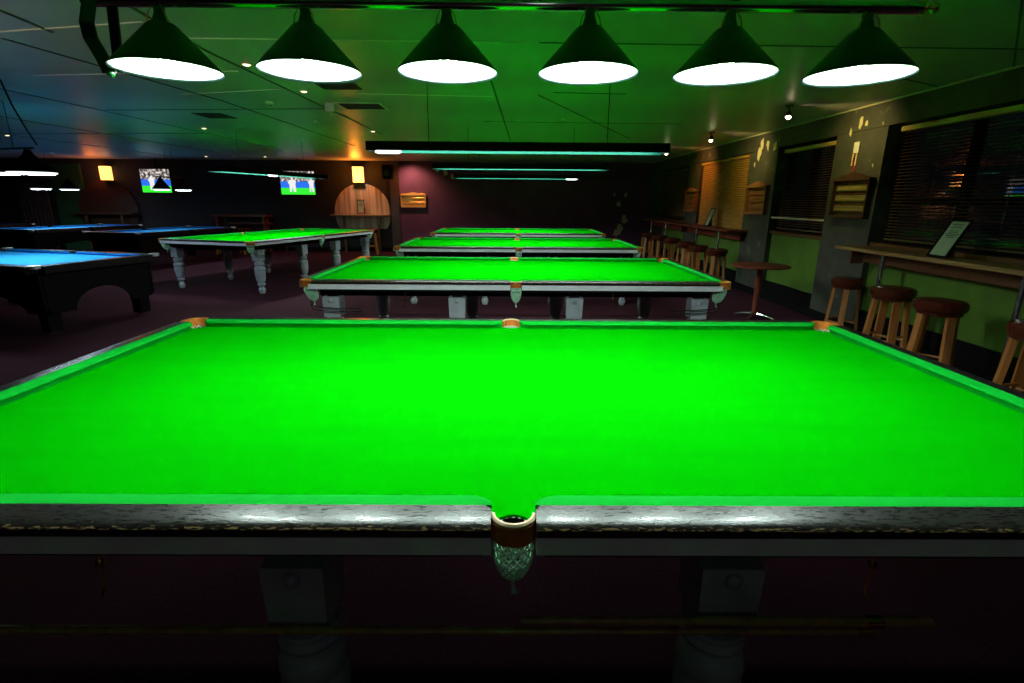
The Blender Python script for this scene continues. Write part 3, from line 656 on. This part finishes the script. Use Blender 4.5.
def tv(label, x, z, w_, h_, figs, seed):
    t = thing('television', label, 'television', (x, 15.9, z), math.radians(0), 'wall televisions showing a cricket match')
    b = new(); bx(b, -w_/2-0.02, w_/2+0.02, 0.003, 0.06, -h_/2-0.02, h_/2+0.02); obj('casing', b, 'matt', t)
    b = new(); bx(b, -w_/2, w_/2, 0, 0.0025, -h_/2, h_/2); s = obj('screen', b, tv_screen('cricket_picture', seed), t)
    for fx, sc_ in figs:
        b = new()
        o_ = [(-0.05, -0.30), (-0.02, -0.30), (0.0, -0.13), (0.02, -0.30), (0.06, -0.30), (0.055, -0.05), (0.07, 0.06), (0.045, 0.10), (0.02, 0.10), (0.025, 0.16), (-0.01, 0.17), (-0.02, 0.10), (-0.05, 0.10), (-0.075, 0.02), (-0.05, -0.06)]
        A = [b.verts.new((fx+u*sc_*1.3, -0.002, v*0.85)) for u, v in o_]; B = [b.verts.new((fx+u*sc_*1.3, -0.0005, v*0.85)) for u, v in o_]
        b.faces.new(A); b.faces.new(B[::-1])
        for k in range(len(A)): b.faces.new((A[k], A[(k+1) % len(A)], B[(k+1) % len(A)], B[k]))
        obj('player_image', b, 'figure', s)
    b = new(); bx(b, -0.08, 0.08, 0.061, 0.12, -0.1, 0.1); tube(b, [(0, 0.10, 0.1), (0, 0.10, ZC-z-0.001)], 0.02, 8); obj('bracket', b, 'matt', t)
tv('television on the left, partly hidden behind a pool lamp shade', -10.43, 2.06, 0.86, 0.66, [(-0.12, 1.0)], 3.0)
tv('television on the right showing two players in white', -6.27, 2.03, 1.0, 0.66, [(-0.16, 1.3), (0.40, 0.9)], 9.0)
b = new(); bx(b, -0.14, 0.14, -0.14, 0.14, -0.2, 0.2, bev=0.01); sp_ = thing('wall_speaker', 'black loudspeaker box hung on the post right of the lantern', 'speaker', (-3.62, YB-0.40, 2.36))
obj('cabinet', b, 'matt', sp_); b = new(); lathe(b, [(0.09, 0), (0.085, 0.01), (0.03, -0.005)], 18); bmesh.ops.transform(b, matrix=Matrix.Translation((0, -0.141, -0.04)) @ Matrix.Rotation(PI/2, 4, 'X'), verts=b.verts); obj('cone', b, 'rod', sp_)
b = new(); bx(b, -0.03, 0.03, 0.141, 0.279, -0.03, 0.03); obj('bracket', b, 'matt', sp_)

# far left painted panel and pale curtain
b = new(); bx(b, -13.85, -12.95, YB-0.05, YB-0.001, 0, 2.55); tag(obj('wall_panel', b, 'dimgreen'), 'tall dull green painted panel on back wall left of lantern', 'panel')
b = new()
o_ = []
for i in range(41): o_.append((-14.95+0.95*i/40, YB-0.12+0.03*math.sin(i*1.25)))
for i in range(40, -1, -1): o_.append((-14.95+0.95*i/40, YB-0.10+0.03*math.sin(i*1.25)))
prism(b, o_, 0.05, 2.0); tag(obj('curtain', b, 'curtain'), 'dull brown hanging curtain at the far left of the back wall', 'curtain')

# bench shelf with stools under the right television
t = thing('wall_counter', 'narrow brown counter on the dark back wall under the televisions', 'counter', (-8.05, YB-0.3, 0))
b = new(); bx(b, -0.95, 0.75, -0.18, 0.25, 1.05, 1.10); obj('counter_top', b, 'redwood', t)
for x in (-0.8, 0.6):
    b = new(); bx(b, x-0.03, x+0.03, -0.12, 0.20, 0, 1.049); obj('counter_support', b, 'redwood', t)
b = new(); bx(b, -0.55, 0.74, 0.02, 0.22, 0.82, 0.86); obj('lower_shelf', b, 'redwood', t)

# ------------------------------------------------------------------ scoreboards
def scoreboard(label, loc, rz, m, ms, w_=0.66, h_=0.42):
    t = thing('scoreboard', label, 'scoreboard', loc, rz, 'snooker scoreboards on the walls')
    b = new(); hw = w_/2
    bx(b, -hw, hw, -0.005, 0.0, 0, h_)
    bx(b, -hw-0.02, -hw, -0.07, 0, -0.02, h_+0.0); bx(b, hw, hw+0.02, -0.07, 0, -0.02, h_+0.0)
    bx(b, -hw, hw, -0.075, 0, -0.03, 0); bx(b, -hw-0.04, hw+0.04, -0.085, 0, h_, h_+0.025)
    obj('case', b, m, t)
    b = new(); o_ = [(-hw-0.03, h_+0.026), (hw+0.03, h_+0.026), (hw*0.35, h_+0.075), (0, h_+0.098), (-hw*0.35, h_+0.075)]
    A = [b.verts.new((u, -0.07, v)) for u, v in o_]; B = [b.verts.new((u, -0.02, v)) for u, v in o_]; b.faces.new(A); b.faces.new(B[::-1])
    for k in range(5): b.faces.new((A[k], A[(k+1) % 5], B[(k+1) % 5], B[k]))
    obj('pediment', b, m, t)
    for k in range(3):
        z = 0.05+k*0.125
        b = new(); bx(b, -hw+0.015, hw-0.015, -0.03, -0.0055, z, z+0.07); st = obj('score_strip', b, ms, t)
        b = new()
        for q in range(20):
            x = -hw+0.03+(w_-0.06)*q/19; bx(b, x-0.002, x+0.002, -0.032, -0.0302, z+0.010, z+0.05)
        bx(b, -hw+0.025, hw-0.025, -0.032, -0.0302, z+0.006, z+0.0101)
        obj('number_ticks', b, 'matt', st)
        b = new(); tube(b, [(-hw, -0.055, z+0.085), (hw, -0.055, z+0.085)], 0.004, 6); obj('slide_rod', b, 'brass', t)
        b = new(); x = (-0.12, 0.06, -0.02)[k]; bx(b, x-0.008, x+0.008, -0.062, -0.048, z+0.065, z+0.1); obj('pointer', b, 'brass', t)
RX = PI/2*-1
# wall faces -x: rotate so that local -y points to -x
scoreboard('dark scoreboard with brass strips on pillar beside the nearest window', (XR-0.001, 6.66, 1.42), -PI/2, 'scoredark', 'scorebrass')
scoreboard('brown scoreboard on the pillar right of the tan blind', (XR-0.001, 9.18, 1.40), -PI/2, 'scorewood', 'scorewood')
scoreboard('orange lit wooden scoreboard on farthest pillar of the window wall', (XR-0.001, 12.5, 1.38), -PI/2, 'scorewood', 'scorewood')
scoreboard('wooden scoreboard glowing orange on the purple back wall', (-2.96, YB-0.001, 1.38), 0, 'valance', 'valance', 0.72, 0.32)

# little wall plate on the near pillar
b = new(); bx(b, XR-0.012, XR-0.0035, 6.70, 6.80, 2.17, 2.30); pl = tag(obj('wall_plate', b, 'white'), 'small white plate on pillar with painted red glow above the dark scoreboard', 'plate')
b = new(); bx(b, XR-0.011, XR-0.0035, 6.71, 6.735, 2.02, 2.165); bx(b, XR-0.011, XR-0.0035, 6.775, 6.80, 2.02, 2.165); obj('plate_tail', b, 'ivory', pl)

# ------------------------------------------------------------------ blinds
def blind(label, y0, y1, z0, z1, m, tilt, pitch, grp, vm='valance', x=4.40):
    t = thing('venetian_blind', label, 'blind', (x, (y0+y1)/2, z1), 0, grp); L = (y1-y0)/2
    b = new(); bx(b, -0.05, 0.035, -L, L, -0.055, 0.0, bev=0.006); obj('head_rail', b, vm, t)
    b = new(); z = -0.075; n = 0; w_ = 0.022; c, s = math.cos(tilt)*w_, math.sin(tilt)*w_
    while z > z0-z1+0.03:
        q = []
        for (u, v) in ((-c, -s), (-c+0.002, -s+0.0015), (c, s+0.0015), (c, s)): q.append((u, v))
        strip(b, [[(u, yy, z+v) for u, v in q] for yy in (-L+0.01, L-0.01)])
        z -= pitch
    obj('slats', b, m, t)
    b = new(); bx(b, -0.02, 0.02, -L+0.01, L-0.01, z0-z1, z0-z1+0.018); obj('bottom_rail', b, m, t)
    b = new()
    for yy in (-L*0.6, 0, L*0.6): bx(b, -0.027, -0.0255, yy-0.003, yy+0.003, z0-z1+0.02, -0.06)
    obj('ladder_cord', b, m, t)
    return t
gb = 'venetian blinds in the right hand windows'
blind('dark venetian blind with pale head rail in nearest window, above the oak counter', 3.22, 6.14, 1.16, 2.40, 'blind', math.radians(15), 0.035, gb)
blind('dark venetian blind above the green panel, between two scoreboards', 7.28, 8.66, 1.16, 2.38, 'blind', math.radians(17), 0.035, gb)
blind('closed tan slatted blind glowing warm above the far counter', 9.74, 12.05, 0.88, 2.40, 'bamboo', math.radians(58), 0.042, gb, 'bamboo', 4.30)
blind('darkest venetian blind in the farthest window, past the orange scoreboard', 12.97, 15.08, 1.16, 2.38, 'blind', math.radians(60), 0.036, gb, 'blind')
b = new(); tube(b, [(4.31, 7.22, 1.335), (4.31, 8.70, 1.335)], 0.016, 10)
tag(obj('guard_rail', b, 'trim', smooth=True), 'pale horizontal guard rail across the window above the green panel', 'rail')

# ------------------------------------------------------------------ counters and stools by the window wall
def counter(label, y0, y1, posts, m, grp='wall counters with chrome legs', apron='wood'):
    t = thing('bar_counter', label, 'counter', (4.08, (y0+y1)/2, 0), 0, grp); L = (y1-y0)/2
    b = new(); bx(b, -0.18, 0.185, -L, L, 1.045, 1.085, bev=0.006); obj('counter_top', b, m, t)
    b = new(); bx(b, 0.10, 0.13, -L+0.08, L-0.10, 0.90, 1.044); bx(b, -0.04, 0.10, L-0.13, L-0.10, 0.88, 1.044); obj('apron', b, apron, t)
    for p in posts:
        b = new(); y = p-(y0+y1)/2; lathe(b, [(0.075, 0.0), (0.07, 0.012), (0.03, 0.02), (0.027, 0.03), (0.027, 1.02), (0.05, 1.025), (0.05, 1.044)], 20, (0.01, y, 0)); obj('leg', b, 'chrome', t, smooth=True)
    return t
counter('oak topped counter with chrome legs nearest on the right', 2.9, 6.26, (4.05, 5.66), 'oak')
counter('red brown counter in front of the tan blind', 9.45, 12.5, (10.25, 11.5), 'redwood', apron='redwood')
counter('dim red brown counter at the far end of the window wall', 12.55, 15.6, (13.8, 15.2), 'redwood', apron='redwood')
framed_card('black framed pale card leaning on the oak counter', (3.975, 4.84, 1.092), -PI/2, math.radians(27), 0.23, 0.385)
framed_card('dim framed card leaning on the red brown counter before tan blind', (4.05, 10.9, 1.092), -PI/2, math.radians(20), 0.23, 0.38)

def make_stool(label, loc, rz):
    t = thing('bar_stool', label, 'stool', loc, rz, 'round padded wooden bar stools')
    b = new(); lathe(b, [(0.175, 0.655), (0.192, 0.660), (0.200, 0.685), (0.198, 0.722), (0.180, 0.742), (0.12, 0.752), (0.04, 0.754)], 30); obj('seat', b, 'vinyl', t, smooth=True)
    b = new(); lathe(b, [(0.165, 0.62), (0.172, 0.625), (0.172, 0.654)], 30); obj('seat_frame', b, 'vinyl', t, smooth=True)
    for k in range(4):
        a = PI/4+k*PI/2; u = Vector((math.cos(a), math.sin(a), 0)); v = Vector((-u.y, u.x, 0))
        b = new(); secs = []
        for rr, z in ((0.145, 0.619), (0.165, 0.35), (0.20, 0.0)):
            c = u*rr+Vector((0, 0, z)); secs.append([c-u*0.018-v*0.034, c+u*0.018-v*0.034, c+u*0.018+v*0.034, c-u*0.018+v*0.034])
        strip(b, secs); obj('leg', b, 'stoolwood', t)
    for k in range(4):
        a0 = PI/4+k*PI/2; a1 = a0+PI/2; z = 0.20 if k % 2 else 0.24; r_ = 0.168
        b = new(); tube(b, [(r_*math.cos(a0), r_*math.sin(a0), z), (r_*math.cos(a1), r_*math.sin(a1), z)], 0.011, 8); obj('stretcher', b, 'stoolwood', t)
    return t
S = make_stool('brown padded bar stool by pillar, farthest of those at the oak counter', (3.98, 6.02, 0), 0.2)
for x, y, rz, lb in ((3.92, 5.20, 0.5, 'brown padded bar stool under oak counter, beside its farther chrome leg'),
                     (3.84, 4.50, 0.75, 'brown padded bar stool below the framed card on oak counter'),
                     (3.84, 3.58, 0.3, 'brown padded bar stool cut off by the right edge of the picture'),
                     (3.80, 9.55, 0.1, 'dim bar stool at the near end of the red brown counter'),
                     (3.72, 10.30, 0.6, 'dim bar stool beside the nearer chrome leg of the red brown counter'),
                     (3.75, 11.1, 0.2, 'dim bar stool under the middle of the red brown counter'),
                     (3.82, 12.3, 0.7, 'dim bar stool at the far end of the red brown counter'),
                     (3.80, 13.3, 0.4, 'dim bar stool at the near end of the farthest counter'),
                     (3.80, 14.4, 0.1, 'dim bar stool at the far end of the farthest counter'),
                     (-4.10, 15.55, 0.3, 'dim bar stool standing in front of the pale plank arch'),
                     (-8.45, 15.4, 0.3, 'dim bar stool left of centre at the back wall counter'),
                     (-7.75, 15.4, 0.9, 'dim bar stool right of centre at the back wall counter')):
    dup(S, (x, y, 0), rz, lb)
S.scale = (0.86, 0.86, 0.97)
# round pedestal table
t = thing('pedestal_table', 'small round red brown pedestal table near the green panel', 'table', (3.45, 7.1, 0))
b = new(); lathe(b, [(0.36, 0.715), (0.375, 0.722), (0.375, 0.738), (0.36, 0.745)], 40); obj('table_top', b, 'redwood', t, smooth=True)
b = new(); lathe(b, [(0.05, 0.03), (0.045, 0.06), (0.04, 0.10), (0.038, 0.65), (0.06, 0.70), (0.10, 0.714)], 20); obj('column', b, 'redwood', t, smooth=True)
for k in range(4):
    a = PI/4+k*PI/2; c, s = math.cos(a), math.sin(a)
    b = new(); tube(b, [(0.03*c, 0.03*s, 0.06), (0.15*c, 0.15*s, 0.045), (0.27*c, 0.27*s, 0.016)], [0.026, 0.022, 0.016], 8); obj('foot', b, 'chrome', t, smooth=True)

# ------------------------------------------------------------------ ceiling fittings
def ceiling_spot(label, x, y, tx, ty):
    t = thing('ceiling_spot', label, 'spotlight', (x, y, ZC), 0, 'warm ceiling spotlights by the window wall')
    b = new(); lathe(b, [(0.045, 0.0), (0.045, -0.02), (0.012, -0.022), (0.010, -0.07)], 16); obj('mount', b, 'blackmetal', t, smooth=True)
    b = new(); lathe(b, [(0.02, 0.045), (0.032, 0.03), (0.036, -0.03), (0.034, -0.031)], 18)
    R_ = Matrix.Translation((0, 0, -0.11)) @ Matrix.Rotation(math.radians(-28), 4, 'X') @ Matrix.Rotation(math.radians(15), 4, 'Y')
    bmesh.ops.transform(b, matrix=R_, verts=b.verts); c = obj('can', b, 'blackmetal', t, smooth=True)
    b = new(); lathe(b, [(0.03, -0.0315), (0.026, -0.042), (0.012, -0.048)], 16); bmesh.ops.transform(b, matrix=R_, verts=b.verts); obj('bulb', b, 'spotled', c, smooth=True)
    spot_light('spot_beam', (x+0.09, y, ZC-0.14), (tx, ty, 2.2), SPOT_W, (1.0, 0.72, 0.22) if y < 11 else (1.0, 0.42, 0.10), 98, 0.95, 0.04)
    spot_light('spot_spill', (x+0.06, y, ZC-0.05), (x+0.9, y-0.05, ZC+0.02), 1.6, (1.0, 0.8, 0.45), 60, 1.0, 0.02)
ceiling_spot('lit ceiling spotlight nearest, before the dark scoreboard pillar', 3.34, 6.68, 4.28, 6.75)
ceiling_spot('lit ceiling spotlight in the middle, before the brown scoreboard pillar', 3.36, 9.2, 4.28, 9.5)
ceiling_spot('farthest lit ceiling spotlight, above the far window counters', 3.36, 11.75, 4.28, 11.9)
def downlight(label, x, y):
    t = thing('downlight', label, 'light', (x, y, ZC), 0, 'tiny warm downlights in the ceiling')
    b = new(); n = 18
    lathe(b, [(0.05, 0.0), (0.05, -0.006), (0.036, -0.007), (0.034, -0.003)], n); obj('bezel', b, 'white', t, smooth=True)
    b = new(); lathe(b, [(0.032, -0.0072), (0.022, -0.014)], n); obj('lens', b, 'warmled', t)
for lb, x, y in (('warm downlight between the second lamp shade and ceiling vents', -2.243, 6.09), ('warm downlight high above the left television', -5.10, 9.21),
                 ('warm downlight just above and right of the left television', -8.46, 15.2), ('warm downlight above, left of the right television', -6.78, 15.1),
                 ('warm downlight between vents and the nearest trough light', -2.35, 9.42), ('warm downlight nearest to the left edge of the picture', -9.5, 10.44),
                 ('warm downlight just right of the first lamp shade', -2.30, 4.95)):
    downlight(lb, x, y)
def vent(label, x, y, w_, d_, m):
    t = thing('ceiling_vent', label, 'vent', (x, y, ZC), 0, 'ceiling vents')
    b = new()
    bx(b, -w_, w_, -d_, -d_+0.03, -0.014, -0.0065); bx(b, -w_, w_, d_-0.03, d_, -0.014, -0.0065); bx(b, -w_, -w_+0.03, -d_+0.03, d_-0.03, -0.014, -0.0065); bx(b, w_-0.03, w_, -d_+0.03, d_-0.03, -0.014, -0.0065)
    obj('frame', b, m, t)
    b = new(); k = -d_+0.05
    while k < d_-0.04: bx(b, -w_+0.031, w_-0.031, k, k+0.012, -0.013, -0.007); k += 0.035
    obj('grille', b, 'ventdark', t)
vent('dark ceiling vent over the gap between pool and snooker tables', -4.15, 7.81, 0.20, 0.22, 'ventdark')
vent('dark ceiling vent behind the third lamp shade', -1.77, 5.80, 0.20, 0.14, 'ventdark')
vent('pale framed ceiling vent between sensor and nearest trough light', -1.85, 6.95, 0.28, 0.24, 'batten')
def small_disc(label, x, y, r, cat='smoke detector'):
    t = thing('smoke_detector', label, cat, (x, y, ZC), 0, 'smoke detectors on the ceiling')
    b = new(); lathe(b, [(r, 0.0), (r, -0.015), (r*0.75, -0.03), (r*0.3, -0.034)], 20); obj('body', b, 'white', t, smooth=True)
    b = new(); lathe(b, [(r*0.2, -0.0345), (r*0.1, -0.045)], 12); obj('sensor', b, 'blackmetal', t)
small_disc('flat smoke detector left of the small square ceiling box', -2.9, 6.75, 0.06)
small_disc('smoke detector nearer the lantern, beyond the ceiling box', -2.9, 8.3, 0.05)
small_disc('smoke detector on green ceiling right of the trough light rods', 0.75, 7.9, 0.035)
t = thing('ceiling_box', 'small square white box hanging on ceiling beside the pale vent', 'ceiling box', (-2.2, 6.78, ZC))
b = new(); bx(b, -0.055, 0.055, -0.02, 0.02, -0.10, -0.001, bev=0.004); obj('body', b, 'white', t)
b = new(); tube(b, [(0.01, 0, -0.101), (0.01, 0, -0.15)], 0.006, 8); obj('stem', b, 'white', t)
